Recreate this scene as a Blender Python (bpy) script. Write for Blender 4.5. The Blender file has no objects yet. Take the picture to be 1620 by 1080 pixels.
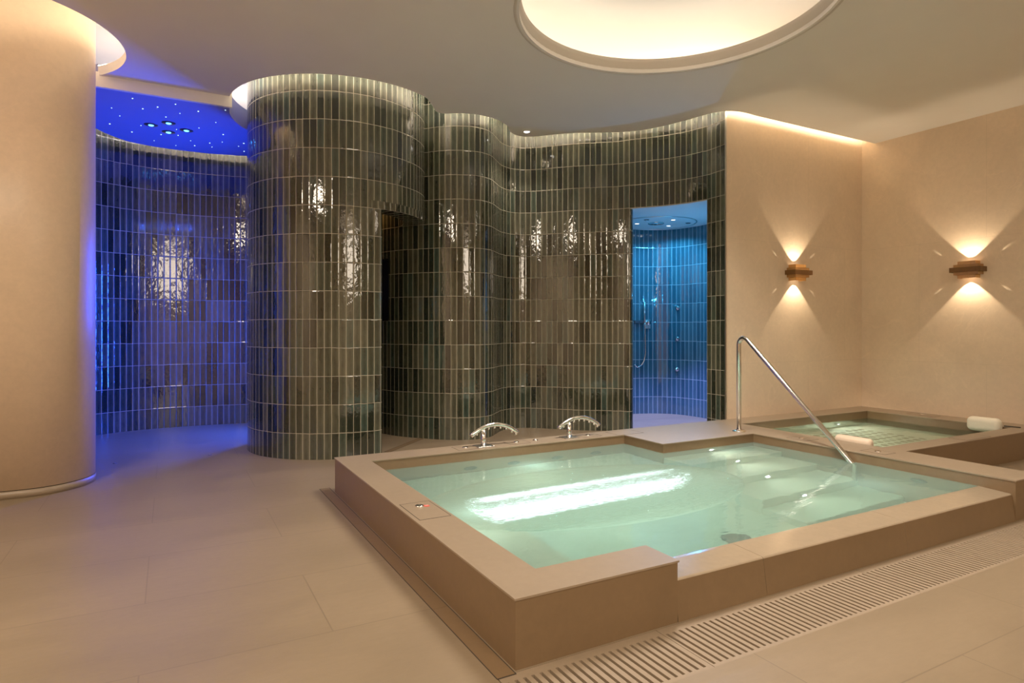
import bpy, bmesh, math, random
from mathutils import Vector, Matrix
from mathutils.geometry import tessellate_polygon
random.seed(7)
SC = bpy.context.scene
COL = SC.collection
PI = math.pi
R = math.radians
ZC = 3.545      # main ceiling underside
ZT = 3.63       # top of the ceiling slab
ZU = 4.02       # upper soffit inside the coves
ZR = .264       # pool rim top
ZW = .1815      # water level

# ------------------------------------------------------------------ helpers
def link(name, bm, mat, parent=None, smooth=False):
    me = bpy.data.meshes.new(name)
    bmesh.ops.recalc_face_normals(bm, faces=bm.faces)
    bm.to_mesh(me); bm.free()
    return linkme(name, me, mat, parent, smooth)

def linkme(name, me, mat, parent=None, smooth=False):
    o = bpy.data.objects.new(name, me); COL.objects.link(o)
    for m in (mat if isinstance(mat, (list, tuple)) else [mat]): me.materials.append(m)
    if smooth:
        for p in me.polygons: p.use_smooth = True
    if parent: o.parent = parent
    return o

def tag(o, label=None, cat=None, group=None, kind=None):
    if label: o['label'] = label
    if cat: o['category'] = cat
    if group: o['group'] = group
    if kind: o['kind'] = kind
    return o

def thing(name, label, cat, loc=(0, 0, 0), rz=0, group=None):
    o = bpy.data.objects.new(name, None); COL.objects.link(o)
    o.location = loc; o.rotation_euler = (0, 0, rz); o.empty_display_size = .1
    return tag(o, label, cat, group)

def struct(name, bm, mat, label=None, smooth=False):
    return tag(link(name, bm, mat, None, smooth), label, None, None, 'structure')

def dup(root, loc, rz=None, label=None, group=None):
    r = root.copy(); COL.objects.link(r); r.location = loc
    if rz is not None: r.rotation_euler = (0, 0, rz)
    if label: r['label'] = label
    if group: r['group'] = group
    for ch in list(root.children):
        c = ch.copy(); COL.objects.link(c); c.parent = r
        for g in list(ch.children):
            d = g.copy(); COL.objects.link(d); d.parent = c
    return r

def box(bm, x0, x1, y0, y1, z0, z1, bev=0, seg=2):
    r = bmesh.ops.create_cube(bm, size=1)
    vs = r['verts']
    for v in vs:
        v.co = Vector(((x0+x1)/2+v.co.x*(x1-x0), (y0+y1)/2+v.co.y*(y1-y0), (z0+z1)/2+v.co.z*(z1-z0)))
    if bev:
        es = list({e for v in vs for e in v.link_edges})
        bmesh.ops.bevel(bm, geom=es, offset=bev, segments=seg, affect='EDGES', profile=.5)

def prism(bm, loops, z0, z1, top=True, bottom=True, sides=True):
    """vertical prism over a polygon with holes; loops: list of lists of (x,y)"""
    flat = [p for lp in loops for p in lp]
    tris = tessellate_polygon([[Vector((p[0], p[1], 0)) for p in lp] for lp in loops])
    vb = [bm.verts.new((p[0], p[1], z0)) for p in flat]
    vt = [bm.verts.new((p[0], p[1], z1)) for p in flat]
    for t in tris:
        try:
            if top: bm.faces.new([vt[i] for i in t])
            if bottom: bm.faces.new([vb[i] for i in reversed(t)])
        except ValueError: pass
    if sides:
        k = 0
        for lp in loops:
            n = len(lp)
            for i in range(n):
                a, b = k+i, k+(i+1) % n
                bm.faces.new((vb[a], vb[b], vt[b], vt[a]))
            k += n

def cyl(bm, p, r, h, n=24, r2=None, axis='Z'):
    m = Matrix.Translation(Vector(p))
    if axis == 'X': m = m @ Matrix.Rotation(PI/2, 4, 'Y')
    if axis == 'Y': m = m @ Matrix.Rotation(PI/2, 4, 'X')
    bmesh.ops.create_cone(bm, cap_ends=True, segments=n, radius1=r, radius2=r if r2 is None else r2, depth=h, matrix=m)

def lathe(bm, prof, n=32, c=(0, 0)):
    rings = []
    for r, z in prof:
        if r < 1e-6: rings.append([bm.verts.new((c[0], c[1], z))])
        else: rings.append([bm.verts.new((c[0]+r*math.cos(2*PI*i/n), c[1]+r*math.sin(2*PI*i/n), z)) for i in range(n)])
    for a, b in zip(rings, rings[1:]):
        for i in range(n):
            j = (i+1) % n
            if len(a) == 1 and len(b) == 1: continue
            if len(a) == 1: bm.faces.new((a[0], b[j], b[i]))
            elif len(b) == 1: bm.faces.new((a[i], a[j], b[0]))
            else: bm.faces.new((a[i], a[j], b[j], b[i]))

def tube(bm, pts, r, n=14, caps=True):
    pts = [Vector(p) for p in pts]
    rings = []; up = None
    for i, p in enumerate(pts):
        d = (pts[min(i+1, len(pts)-1)]-pts[max(i-1, 0)]).normalized()
        if up is None:
            up = Vector((0, 0, 1)) if abs(d.z) < .9 else Vector((1, 0, 0))
        a = (up-d*up.dot(d)).normalized(); b = d.cross(a); up = a
        rings.append([bm.verts.new(p+(a*math.cos(2*PI*k/n)+b*math.sin(2*PI*k/n))*r) for k in range(n)])
    for a, b in zip(rings, rings[1:]):
        for k in range(n):
            bm.faces.new((a[k], a[(k+1) % n], b[(k+1) % n], b[k]))
    if caps:
        bm.faces.new(rings[0]); bm.faces.new(rings[-1])

def spline(P, step=.03):
    out = []
    n = len(P)
    for i in range(n-1):
        p0 = P[max(i-1, 0)]; p1 = P[i]; p2 = P[i+1]; p3 = P[min(i+2, n-1)]
        L = math.hypot(p2[0]-p1[0], p2[1]-p1[1]); k = max(1, int(L/step))
        # centripetal
        def tj(ti, a, b): return ti+max(1e-4, math.hypot(b[0]-a[0], b[1]-a[1]))**.5
        t0 = 0; t1 = tj(t0, p0, p1); t2 = tj(t1, p1, p2); t3 = tj(t2, p2, p3)
        for j in range(k):
            t = t1+(t2-t1)*j/k
            r = []
            for q in (0, 1):
                A1 = (t1-t)/(t1-t0)*p0[q]+(t-t0)/(t1-t0)*p1[q]
                A2 = (t2-t)/(t2-t1)*p1[q]+(t-t1)/(t2-t1)*p2[q]
                A3 = (t3-t)/(t3-t2)*p2[q]+(t-t2)/(t3-t2)*p3[q]
                B1 = (t2-t)/(t2-t0)*A1+(t-t0)/(t2-t0)*A2
                B2 = (t3-t)/(t3-t1)*A2+(t-t1)/(t3-t1)*A3
                r.append((t2-t)/(t2-t1)*B1+(t-t1)/(t2-t1)*B2)
            out.append(tuple(r))
    out.append(tuple(P[-1]))
    return out

def arc(c, r, a0, a1, n=48):
    return [(c[0]+r*math.cos(R(a0+(a1-a0)*i/n)), c[1]+r*math.sin(R(a0+(a1-a0)*i/n))) for i in range(n+1)]

TW, TH, TZ = .068, .272, .2475
def ribbon(bm, pts, z0, z1, s0=0., uvl=None):
    """vertical strip along a plan path with UVs counted in tiles"""
    uvl = bm.loops.layers.uv.verify()
    s = s0; prev = None
    for i, p in enumerate(pts):
        if i: s += math.hypot(p[0]-pts[i-1][0], p[1]-pts[i-1][1])
        cur = (bm.verts.new((p[0], p[1], z0)), bm.verts.new((p[0], p[1], z1)), s)
        if prev:
            f = bm.faces.new((prev[0], cur[0], cur[1], prev[1]))
            for l, (ss, zz) in zip(f.loops, ((prev[2], z0), (cur[2], z0), (cur[2], z1), (prev[2], z1))):
                l[uvl].uv = (ss/TW, (zz-TZ)/TH)
        prev = cur
    return s

def nolights(bm): pass

# ------------------------------------------------------------------ materials
def newmat(name):
    m = bpy.data.materials.new(name); m.use_nodes = True
    nt = m.node_tree; nt.nodes.clear()
    return m, nt, nt.nodes, nt.links

def principled(nt, **kw):
    b = nt.nodes.new('ShaderNodeBsdfPrincipled'); o = nt.nodes.new('ShaderNodeOutputMaterial')
    nt.links.new(b.outputs[0], o.inputs[0])
    for k, v in kw.items(): b.inputs[k].default_value = v
    return b, o

def mth(nt, op, a=None, b=None, c=None):
    n = nt.nodes.new('ShaderNodeMath'); n.operation = op
    for i, v in enumerate((a, b, c)):
        if v is None: continue
        if isinstance(v, (int, float)): n.inputs[i].default_value = v
        else: nt.links.new(v, n.inputs[i])
    return n.outputs[0]

def mixc(nt, f, a, b, mode='MIX'):
    n = nt.nodes.new('ShaderNodeMix'); n.data_type = 'RGBA'; n.blend_type = mode
    for s, v in ((n.inputs[0], f), (n.inputs[6], a), (n.inputs[7], b)):
        if isinstance(v, (int, float)): s.default_value = v
        elif isinstance(v, tuple): s.default_value = (*v, 1) if len(v) == 3 else v
        else: nt.links.new(v, s)
    return n.outputs[2]

def noise(nt, vec, scale, detail=4, rough=.55, dist=0):
    n = nt.nodes.new('ShaderNodeTexNoise'); n.inputs['Scale'].default_value = scale
    n.inputs['Detail'].default_value = detail; n.inputs['Roughness'].default_value = rough
    n.inputs['Distortion'].default_value = dist
    nt.links.new(vec, n.inputs['Vector']); return n.outputs[0]

def ramp(nt, f, stops):
    n = nt.nodes.new('ShaderNodeValToRGB'); e = n.color_ramp.elements
    while len(e) < len(stops): e.new(.5)
    for k, (p, c) in zip(e, stops): k.position = p; k.color = (*c, 1)
    nt.links.new(f, n.inputs[0]); return n.outputs[0]

def mapping(nt, vec, scale=(1, 1, 1), loc=(0, 0, 0)):
    n = nt.nodes.new('ShaderNodeMapping'); n.inputs['Scale'].default_value = scale; n.inputs['Location'].default_value = loc
    nt.links.new(vec, n.inputs[0]); return n.outputs[0]

def objco(nt):
    return nt.nodes.new('ShaderNodeTexCoord').outputs['Object']

def stone(name, col, dark=.86, joints=None, rough=.42, veins=.25, seam=.8, stretch=(1, 1, 1)):
    m, nt, N, L = newmat(name)
    b, o = principled(nt, Roughness=rough)
    co = objco(nt)
    big = noise(nt, mapping(nt, co, stretch), 1.3, 5, .6, .6)
    fine = noise(nt, mapping(nt, co, tuple(s*1. for s in stretch)), 22, 6, .7)
    c1 = tuple(x*dark for x in col)
    base = mixc(nt, ramp(nt, big, [(.3, (0, 0, 0)), (.7, (1, 1, 1))]), c1, col)
    base = mixc(nt, mth(nt, 'MULTIPLY', mth(nt, 'MAXIMUM', mth(nt, 'SUBTRACT', fine, .35), 0), .55), base, tuple(x*.55 for x in col))
    # thin pale veins
    vn = noise(nt, mapping(nt, co, stretch, (3.1, 1.7, 4.2)), 1.1, 3, .5, 1.6)
    v = mth(nt, 'ABSOLUTE', mth(nt, 'SUBTRACT', vn, .5))
    vm = mth(nt, 'MULTIPLY', mth(nt, 'LESS_THAN', v, .0035), veins)
    base = mixc(nt, vm, base, tuple(min(1, x*1.25) for x in col))
    if joints:
        axes, w, h, ox, oy, mort = joints
        sep = N.new('ShaderNodeSeparateXYZ'); L.new(co, sep.inputs[0])
        com = N.new('ShaderNodeCombineXYZ')
        L.new(mth(nt, 'SUBTRACT', sep.outputs[axes[0]], ox), com.inputs[0])
        L.new(mth(nt, 'SUBTRACT', sep.outputs[axes[1]], oy), com.inputs[1])
        br = N.new('ShaderNodeTexBrick'); L.new(com.outputs[0], br.inputs['Vector'])
        br.offset = .5; br.offset_frequency = 2; br.squash = 1
        br.inputs['Scale'].default_value = 1; br.inputs['Brick Width'].default_value = w
        br.inputs['Row Height'].default_value = h; br.inputs['Mortar Size'].default_value = mort
        br.inputs['Mortar Smooth'].default_value = .1; br.inputs['Bias'].default_value = 0
        br.inputs['Mortar'].default_value = (1, 1, 1, 1); br.inputs['Color1'].default_value = (1, 1, 1, 1); br.inputs['Color2'].default_value = (.96, .96, .96, 1)
        base = mixc(nt, 1., base, br.outputs['Color'], 'MULTIPLY')
        base = mixc(nt, mth(nt, 'MULTIPLY', br.outputs['Fac'], seam), base, tuple(x*.52 for x in col))
    L.new(base, b.inputs['Base Color'])
    bp = N.new('ShaderNodeBump'); bp.inputs['Strength'].default_value = .06; bp.inputs['Distance'].default_value = .01
    L.new(fine, bp.inputs['Height']); L.new(bp.outputs[0], b.inputs['Normal'])
    rr = mth(nt, 'ADD', mth(nt, 'MULTIPLY', big, .15), rough-.08); L.new(rr, b.inputs['Roughness'])
    return m

def tile_mat(name, stops, bump=1., grout=(.44, .39, .29), rough=.06):
    m, nt, N, L = newmat(name)
    b, o = principled(nt)
    uv = N.new('ShaderNodeTexCoord').outputs['UV']; co = objco(nt)
    wob = noise(nt, co, 9, 2)
    sep = N.new('ShaderNodeSeparateXYZ'); L.new(uv, sep.inputs[0])
    x = mth(nt, 'ADD', sep.outputs[0], mth(nt, 'MULTIPLY', mth(nt, 'SUBTRACT', wob, .5), .07))
    y = mth(nt, 'ADD', sep.outputs[1], mth(nt, 'MULTIPLY', mth(nt, 'SUBTRACT', wob, .5), .03))
    cx, cy = mth(nt, 'FLOOR', x), mth(nt, 'FLOOR', y)
    fx, fy = mth(nt, 'FRACT', x), mth(nt, 'FRACT', y)
    com = N.new('ShaderNodeCombineXYZ'); L.new(cx, com.inputs[0]); L.new(cy, com.inputs[1])
    wn = N.new('ShaderNodeTexWhiteNoise'); wn.noise_dimensions = '3D'; L.new(com.outputs[0], wn.inputs['Vector'])
    rs = N.new('ShaderNodeSeparateColor'); L.new(wn.outputs['Color'], rs.inputs[0])
    col = ramp(nt, wn.outputs['Value'], stops)
    cloud = noise(nt, mapping(nt, co, (1, 1, .35)), 26, 5, .65)
    edge = mth(nt, 'MULTIPLY', mth(nt, 'POWER', mth(nt, 'ABSOLUTE', mth(nt, 'SUBTRACT', fx, .5)), 2.), 1.6)
    col = mixc(nt, mth(nt, 'ADD', mth(nt, 'MULTIPLY', cloud, .42), edge), tuple(c*.55 for c in stops[0][1]), mixc(nt, .35, col, (1, 1, 1), 'SCREEN') if False else col)
    ex = mth(nt, 'MINIMUM', fx, mth(nt, 'SUBTRACT', 1, fx))
    ey = mth(nt, 'MULTIPLY', mth(nt, 'MINIMUM', fy, mth(nt, 'SUBTRACT', 1, fy)), TH/TW)
    d = mth(nt, 'MINIMUM', ex, ey)
    g = mth(nt, 'LESS_THAN', d, .027)
    L.new(mixc(nt, g, col, grout), b.inputs['Base Color'])
    L.new(mth(nt, 'ADD', rough, mth(nt, 'MULTIPLY', g, .6)), b.inputs['Roughness'])
    b.inputs['IOR'].default_value = 1.75
    # glaze relief
    tiltx = mth(nt, 'MULTIPLY', mth(nt, 'SUBTRACT', fx, .5), mth(nt, 'MULTIPLY', mth(nt, 'SUBTRACT', rs.outputs[0], .5), .55))
    tilty = mth(nt, 'MULTIPLY', mth(nt, 'SUBTRACT', fy, .5), mth(nt, 'MULTIPLY', mth(nt, 'SUBTRACT', rs.outputs[1], .5), 1.5))
    n1 = noise(nt, mapping(nt, co, (1, 1, .55)), 30, 2, .5)
    n2 = noise(nt, mapping(nt, co, (1, 1, .6)), 9, 2, .5)
    pil = mth(nt, 'MULTIPLY', mth(nt, 'MINIMUM', d, .12), 3.2)
    h = mth(nt, 'ADD', mth(nt, 'ADD', tiltx, tilty), mth(nt, 'ADD', mth(nt, 'MULTIPLY', n1, .55), mth(nt, 'MULTIPLY', n2, .8)))
    h = mth(nt, 'ADD', h, pil)
    bp = N.new('ShaderNodeBump'); bp.inputs['Strength'].default_value = .72*bump; bp.inputs['Distance'].default_value = .0045
    L.new(h, bp.inputs['Height']); L.new(bp.outputs[0], b.inputs['Normal'])
    return m

def simple(name, col, rough=.5, metal=0., var=.06, scale=30, bump=.0):
    m, nt, N, L = newmat(name)
    b, o = principled(nt, Roughness=rough, Metallic=metal)
    nz = noise(nt, objco(nt), scale, 3)
    L.new(mixc(nt, nz, tuple(c*(1-var*2) for c in col), tuple(min(1, c*(1+var)) for c in col)), b.inputs['Base Color'])
    if bump:
        bp = N.new('ShaderNodeBump'); bp.inputs['Strength'].default_value = bump; bp.inputs['Distance'].default_value = .005
        L.new(nz, bp.inputs['Height']); L.new(bp.outputs[0], b.inputs['Normal'])
    return m

def emis(name, col, s):
    m, nt, N, L = newmat(name)
    e = N.new('ShaderNodeEmission'); e.inputs[0].default_value = (*col, 1); e.inputs[1].default_value = s
    o = N.new('ShaderNodeOutputMaterial'); L.new(e.outputs[0], o.inputs[0]); return m

def water_mat(name, absorb, dens, rip, tint, milk, mk):
    m, nt, N, L = newmat(name)
    co = objco(nt)
    o = N.new('ShaderNodeOutputMaterial')
    gl = N.new('ShaderNodeBsdfGlass'); gl.inputs['IOR'].default_value = 1.33; gl.inputs['Roughness'].default_value = 0.0
    gl.inputs['Color'].default_value = (*tint, 1)
    h1 = noise(nt, mapping(nt, co, (1, 1.6, 1)), 5, 2, .5, .3)
    h2 = noise(nt, mapping(nt, co, (1, 1.8, 1)), 15, 4, .65, 1.2)
    # livelier surface above the jets in the middle of the basin
    sep = N.new('ShaderNodeSeparateXYZ'); L.new(co, sep.inputs[0])
    dx = mth(nt, 'MULTIPLY', mth(nt, 'SUBTRACT', sep.outputs[0], 2.45), .85)
    dy = mth(nt, 'MULTIPLY', mth(nt, 'SUBTRACT', sep.outputs[1], 3.35), 1.5)
    dd = mth(nt, 'ADD', mth(nt, 'MULTIPLY', dx, dx), mth(nt, 'MULTIPLY', dy, dy))
    live = mth(nt, 'MAXIMUM', mth(nt, 'SUBTRACT', 1, dd), 0)
    h = mth(nt, 'ADD', mth(nt, 'MULTIPLY', h1, .35), mth(nt, 'MULTIPLY', h2, mth(nt, 'ADD', .02, mth(nt, 'MULTIPLY', live, rip))))
    bp = N.new('ShaderNodeBump'); bp.inputs['Strength'].default_value = .3; bp.inputs['Distance'].default_value = .03
    L.new(h, bp.inputs['Height']); L.new(bp.outputs[0], gl.inputs['Normal'])
    df = N.new('ShaderNodeBsdfDiffuse'); df.inputs[0].default_value = (*milk, 1); tr = N.new('ShaderNodeBsdfTranslucent'); tr.inputs[0].default_value = (*milk, 1)
    m1 = N.new('ShaderNodeMixShader'); m1.inputs[0].default_value = .5; L.new(df.outputs[0], m1.inputs[1]); L.new(tr.outputs[0], m1.inputs[2])
    m2 = N.new('ShaderNodeMixShader'); m2.inputs[0].default_value = mk; L.new(gl.outputs[0], m2.inputs[1]); L.new(m1.outputs[0], m2.inputs[2])
    L.new(m2.outputs[0], o.inputs['Surface'])
    ab = N.new('ShaderNodeVolumeAbsorption'); ab.inputs[0].default_value = (*absorb, 1); ab.inputs[1].default_value = dens
    L.new(ab.outputs[0], o.inputs['Volume'])
    return m

M = {}
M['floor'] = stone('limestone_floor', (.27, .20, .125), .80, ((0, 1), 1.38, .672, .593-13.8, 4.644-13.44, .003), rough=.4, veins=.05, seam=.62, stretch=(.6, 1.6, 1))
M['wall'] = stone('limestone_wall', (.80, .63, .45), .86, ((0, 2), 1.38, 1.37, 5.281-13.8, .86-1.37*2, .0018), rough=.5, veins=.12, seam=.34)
M['wallv'] = stone('limestone_wall_side', (.80, .63, .45), .86, ((1, 2), 1.38, 1.37, 4.853-13.8, .86-1.37*2, .0018), rough=.5, veins=.12, seam=.34)
M['column'] = stone('limestone_column', (.78, .585, .40), .9, None, rough=.42, veins=.06)
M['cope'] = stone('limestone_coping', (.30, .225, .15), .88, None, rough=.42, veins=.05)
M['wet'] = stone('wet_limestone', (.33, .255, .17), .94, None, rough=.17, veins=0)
M['clad'] = stone('limestone_shade_tone', (.195, .122, .06), .85, None, rough=.5, veins=.05)  # darker copy of the coping stone, shade of upright sides put into colour
M['basin'] = stone('basin_stone', (.50, .52, .40), .92, None, rough=.6, veins=0)
def perforated():
    m = M['basin'].copy(); m.name = 'perforated_basin_floor'; nt = m.node_tree; L = nt.links
    b = next(n for n in nt.nodes if n.type == 'BSDF_PRINCIPLED'); src = b.inputs['Base Color'].links[0].from_socket
    sp_ = nt.nodes.new('ShaderNodeSeparateXYZ'); L.new(objco(nt), sp_.inputs[0])
    px_ = mth(nt, 'SUBTRACT', sp_.outputs[0], 5.585); py_ = mth(nt, 'SUBTRACT', sp_.outputs[1], 3.285)
    ax = mth(nt, 'MULTIPLY', mth(nt, 'SUBTRACT', mth(nt, 'FRACT', mth(nt, 'DIVIDE', px_, .11)), .5), .11)
    ay = mth(nt, 'MULTIPLY', mth(nt, 'SUBTRACT', mth(nt, 'FRACT', mth(nt, 'DIVIDE', py_, .11)), .5), .11)
    d_ = mth(nt, 'SQRT', mth(nt, 'ADD', mth(nt, 'MULTIPLY', ax, ax), mth(nt, 'MULTIPLY', ay, ay)))
    k = mth(nt, 'LESS_THAN', d_, .034)
    for v, hi in ((px_, 1.32), (py_, 1.10)):
        k = mth(nt, 'MULTIPLY', k, mth(nt, 'MULTIPLY', mth(nt, 'GREATER_THAN', v, 0), mth(nt, 'LESS_THAN', v, hi)))
    L.new(mixc(nt, k, src, (.05, .05, .03)), b.inputs['Base Color']); return m
M['perf'] = perforated()
M['plaster'] = simple('ceiling_plaster', (.80, .74, .66), .9, var=.02, scale=3)
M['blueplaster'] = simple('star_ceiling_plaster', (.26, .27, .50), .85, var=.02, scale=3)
M['lip'] = simple('lip_plaster', (.60, .53, .44), .9, var=.02, scale=3)
M['plasterw'] = simple('soffit_plaster', (.85, .80, .72), .9, var=.02, scale=3)
M['showerceil'] = simple('shower_plaster', (.62, .60, .58), .7, var=.02, scale=3)
GREEN = [(0, (.016, .022, .014)), (.2, (.04, .052, .034)), (.36, (.15, .155, .095)), (.5, (.09, .105, .068)), (.66, (.235, .23, .15)), (.82, (.12, .138, .088)), (1, (.10, .16, .125))]
M['tile'] = tile_mat('green_glazed_tile', GREEN)
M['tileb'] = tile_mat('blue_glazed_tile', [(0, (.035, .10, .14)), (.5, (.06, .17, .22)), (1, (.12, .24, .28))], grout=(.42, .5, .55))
M['chrome'] = simple('polished_steel', (.80, .78, .74), .12, 1., .02)
M['steel'] = simple('brushed_steel', (.62, .60, .56), .3, 1., .04)
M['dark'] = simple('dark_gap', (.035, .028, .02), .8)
M['slotdark'] = simple('slot_shadow', (.06, .045, .025), .9)
M['brass'] = simple('aged_brass', (.50, .30, .13), .32, 1., .1)
M['brass_shaded'] = simple('shaded_brass', (.20, .11, .045), .4, .8, .1)  # sconce brass toned down, unlit look of the outer band put into colour
M['brass_lit'] = simple('lit_brass', (.85, .50, .20), .25, .9, .1)  # sconce brass toned up, lamplight on the inner band put into colour
M['grate'] = stone('stone_grate', (.30, .225, .15), .92, None, rough=.55, veins=0)
M['pillow'] = simple('pillow_vinyl', (.80, .74, .60), .55, var=.03, bump=.05)
M['pillow2'] = simple('pillow_vinyl_beige', (.78, .62, .46), .55, var=.03, bump=.05)
M['red'] = simple('red_tag', (.80, .03, .02), .5)
M['white'] = simple('white_print', (.85, .82, .8), .4)
M['darksteel'] = simple('dark_fitting', (.12, .11, .12), .3, .8)
M['jet'] = simple('jet_steel', (.015, .025, .02), .6, .0)
M['led_warm'] = emis('led_warm', (1, .80, .56), 50)
M['led_white'] = emis('led_white', (1, .88, .72), 72)
M['led_sky'] = emis('led_dome', (1, .92, .83), 6.5)
M['led_pillar'] = emis('led_pillar', (1, .80, .56), 26)
M['led_blue_cove'] = emis('led_blue_cove', (1, .92, .8), 16)
M['lamp_cool'] = emis('lamp_cool', (.85, .95, 1), 6)
M['lamp_dim'] = emis('lamp_dim', (.85, 1, .95), 1.2)
M['lamp_water'] = emis('lamp_underwater', (.9, 1, .92), 22)
M['lamp_warm'] = emis('lamp_warm', (1, .85, .65), 18)
M['lamp_down'] = emis('lamp_downlight', (1, .93, .85), 12)
M['lamp_blue'] = emis('lamp_blue', (.03, .25, 1), 12)
M['star'] = emis('star_point', (.45, .75, 1), 3.2)
M['water'] = water_mat('pool_water', (.48, .90, .87), .45, 60., (.97, 1, .985), (.40, .60, .53), .33)
M['water2'] = water_mat('plunge_water', (.55, .90, .66), .4, .0, (.97, 1, .975), (.55, .64, .44), .10)

# ------------------------------------------------------------------ room shell
bm = bmesh.new()
PH = [(1.15, 2.06), (5.14, 2.06), (5.14, 2.95), (7.65, 2.95), (7.65, 4.80), (1.15, 4.80)]
U0, U1, V0, V1 = -4., 7.70, -3.2, 9.6
GR = [(1.025, 1.675), (7.6, 1.675), (7.6, 1.997), (1.025, 1.997)]
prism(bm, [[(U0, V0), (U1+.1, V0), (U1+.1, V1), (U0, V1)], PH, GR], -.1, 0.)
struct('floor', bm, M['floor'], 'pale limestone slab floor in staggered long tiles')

RING1 = (1.634, 6.818); RR1 = 1.107
RING0 = (-1.249, 6.167); RR0 = .93
SKY = (3.195, 3.41); SR = 1.149
SKY_FILL = (1.2, -1.3); SR2 = 1.05  # unseen second opening behind the camera, added to light the room
cove_r = spline([(5.55, 4.69), (5.392, 4.68), (5.256, 4.699), (5.16, 4.751), (5.09, 4.84), (5.055, 4.96), (4.997, 5.203), (4.917, 5.453), (4.80, 5.68), (4.60, 5.87), (4.33, 6.03), (4.111, 6.183), (3.95, 6.35), (3.83, 6.48), (3.66, 6.54), (3.50, 6.45), (3.36, 6.27), (3.139, 6.136), (2.892, 6.101), (2.717, 6.151), (2.58, 6.24), (2.50, 6.235), (2.373, 6.06), (2.262, 5.912)], .05)
arc1 = arc(RING1, RR1, -55, -181.3, 60)
a0 = math.degrees(math.asin((6.80-RING0[1])/RR0))
arc0 = arc(RING0, RR0, a0, -90, 50)
main = [(U1, V0), (U1, 4.69)] + cove_r + arc1[1:] + [(-.60, 6.80)][:0] + arc0 + [(U0, arc0[-1][1]), (U0, V0)]
bm = bmesh.new()
prism(bm, [main, arc(SKY, SR-.03, 0, 360, 95)[:-1], arc(SKY_FILL, SR2, 0, 360, 71)[:-1]], ZC, ZT)
struct('ceiling', bm, M['plaster'], 'smooth taupe plaster ceiling with curved light coves')

# soft rounded lip of the round ceiling opening
def lip(name, c, r, label):
    bm = bmesh.new()
    prof = [(r+.012, ZC), (r+.004, ZC-.004), (r-.008, ZC-.002), (r-.02, ZC+.012), (r-.034, ZC+.04), (r-.042, ZC+.085), (r-.045, ZC+.118), (r-.03, ZC+.122), (r-.03, ZT)]
    lathe(bm, prof, 96, c)
    return tag(link(name, bm, M['lip'], None, True), label, None, None, 'structure')
lip('trim_1', SKY, SR, 'rounded plaster lip of the large oval ceiling opening')
lip('trim_2', SKY_FILL, SR2, None)

# star ceiling
zb = 3.44
arcb = arc(RING1, RR1, 181.2, 104, 30)
edge_b = spline([(1.5, 8.15), (1.2, 8.45), (.88, 8.616), (.693, 8.671), (.455, 8.726), (.22, 8.74), (-.009, 8.735), (-.231, 8.697), (-.441, 8.6), (-.595, 8.427), (-.704, 8.23), (-.80, 7.9), (-.87, 7.4), (-.88, 7.15)], .06)
arcl = arc(RING0, RR0, 66, a0, 10)
bm = bmesh.new()
prism(bm, [arcb + edge_b + arcl], zb, zb+.06)
ribbon(bm, arcb, zb+.05, ZT+.03); ribbon(bm, arcl, zb+.05, ZT+.02)
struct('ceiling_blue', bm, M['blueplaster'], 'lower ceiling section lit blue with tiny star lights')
bm = bmesh.new(); box(bm, -.615, .545, 6.790, 6.83, zb-.0005, ZC+.03)
struct('trim_6', bm, M['plaster'], 'beige ceiling step between the main and the blue ceiling')

bm = bmesh.new(); box(bm, U0-.1, U1+.1, V0-.1, V1+.1, ZU, ZU+.1)
struct('ceiling_upper', bm, M['plasterw'])

bm = bmesh.new(); box(bm, 5.292, U1+.1, 4.855, 4.99, -.1, ZU)
struct('wall_back', bm, M['wall'], 'warm limestone back wall with one brass wall light')
bm = bmesh.new(); box(bm, 7.698, 7.85, V0, 4.86, -.1, ZU)
struct('wall_right', bm, M['wallv'], 'warm limestone right wall with one brass wall light')
bm = bmesh.new(); box(bm, U0-.1, U0, V0, V1, -.1, ZU); struct('wall_left', bm, M['wallv'])
bm = bmesh.new(); box(bm, U0-.1, U1+.1, V0-.1, V0, -.1, ZU); struct('wall_front', bm, M['wall'])
bm = bmesh.new(); box(bm, U0-.1, U1+.1, V1, V1+.1, -.1, ZU); struct('wall_far', bm, M['wall'])
bm = bmesh.new(); box(bm, 5.278, 5.294, 4.847, 4.860, 0, ZU)
struct('trim_3', bm, M['steel'], 'thin vertical edge strip where tile meets limestone')

# limestone column at the left, running off to the left as a wall
def stadium(cu, cv, r, ul):
    return [(ul, cv-r)] + arc((cu, cv), r, -90, 90, 40) + [(ul, cv+r)]
C0 = (-.962, 6.215)
bm = bmesh.new(); prism(bm, [stadium(C0[0], C0[1], .425, U0)], .062, ZU)
o = struct('pillar', bm, M['column'], 'smooth rounded limestone pillar at the left edge', True)
o.data.shade_smooth() if hasattr(o.data, 'shade_smooth') else None
bm = bmesh.new(); prism(bm, [stadium(C0[0], C0[1], .418, U0)], .056, .062)
struct('trim_4', bm, M['dark'], 'thin shadow line above the pillar plinth')
bm = bmesh.new(); prism(bm, [stadium(C0[0], C0[1], .428, U0)], 0, .056)
struct('baseboard_left', bm, M['cope'], 'low limestone plinth round the left pillar')
for ob in bpy.data.objects:
    if ob.name in ('pillar', 'baseboard_left', 'trim_4'):
        me = ob.data
        for p in me.polygons: p.use_smooth = abs(p.normal.z) < .5

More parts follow.
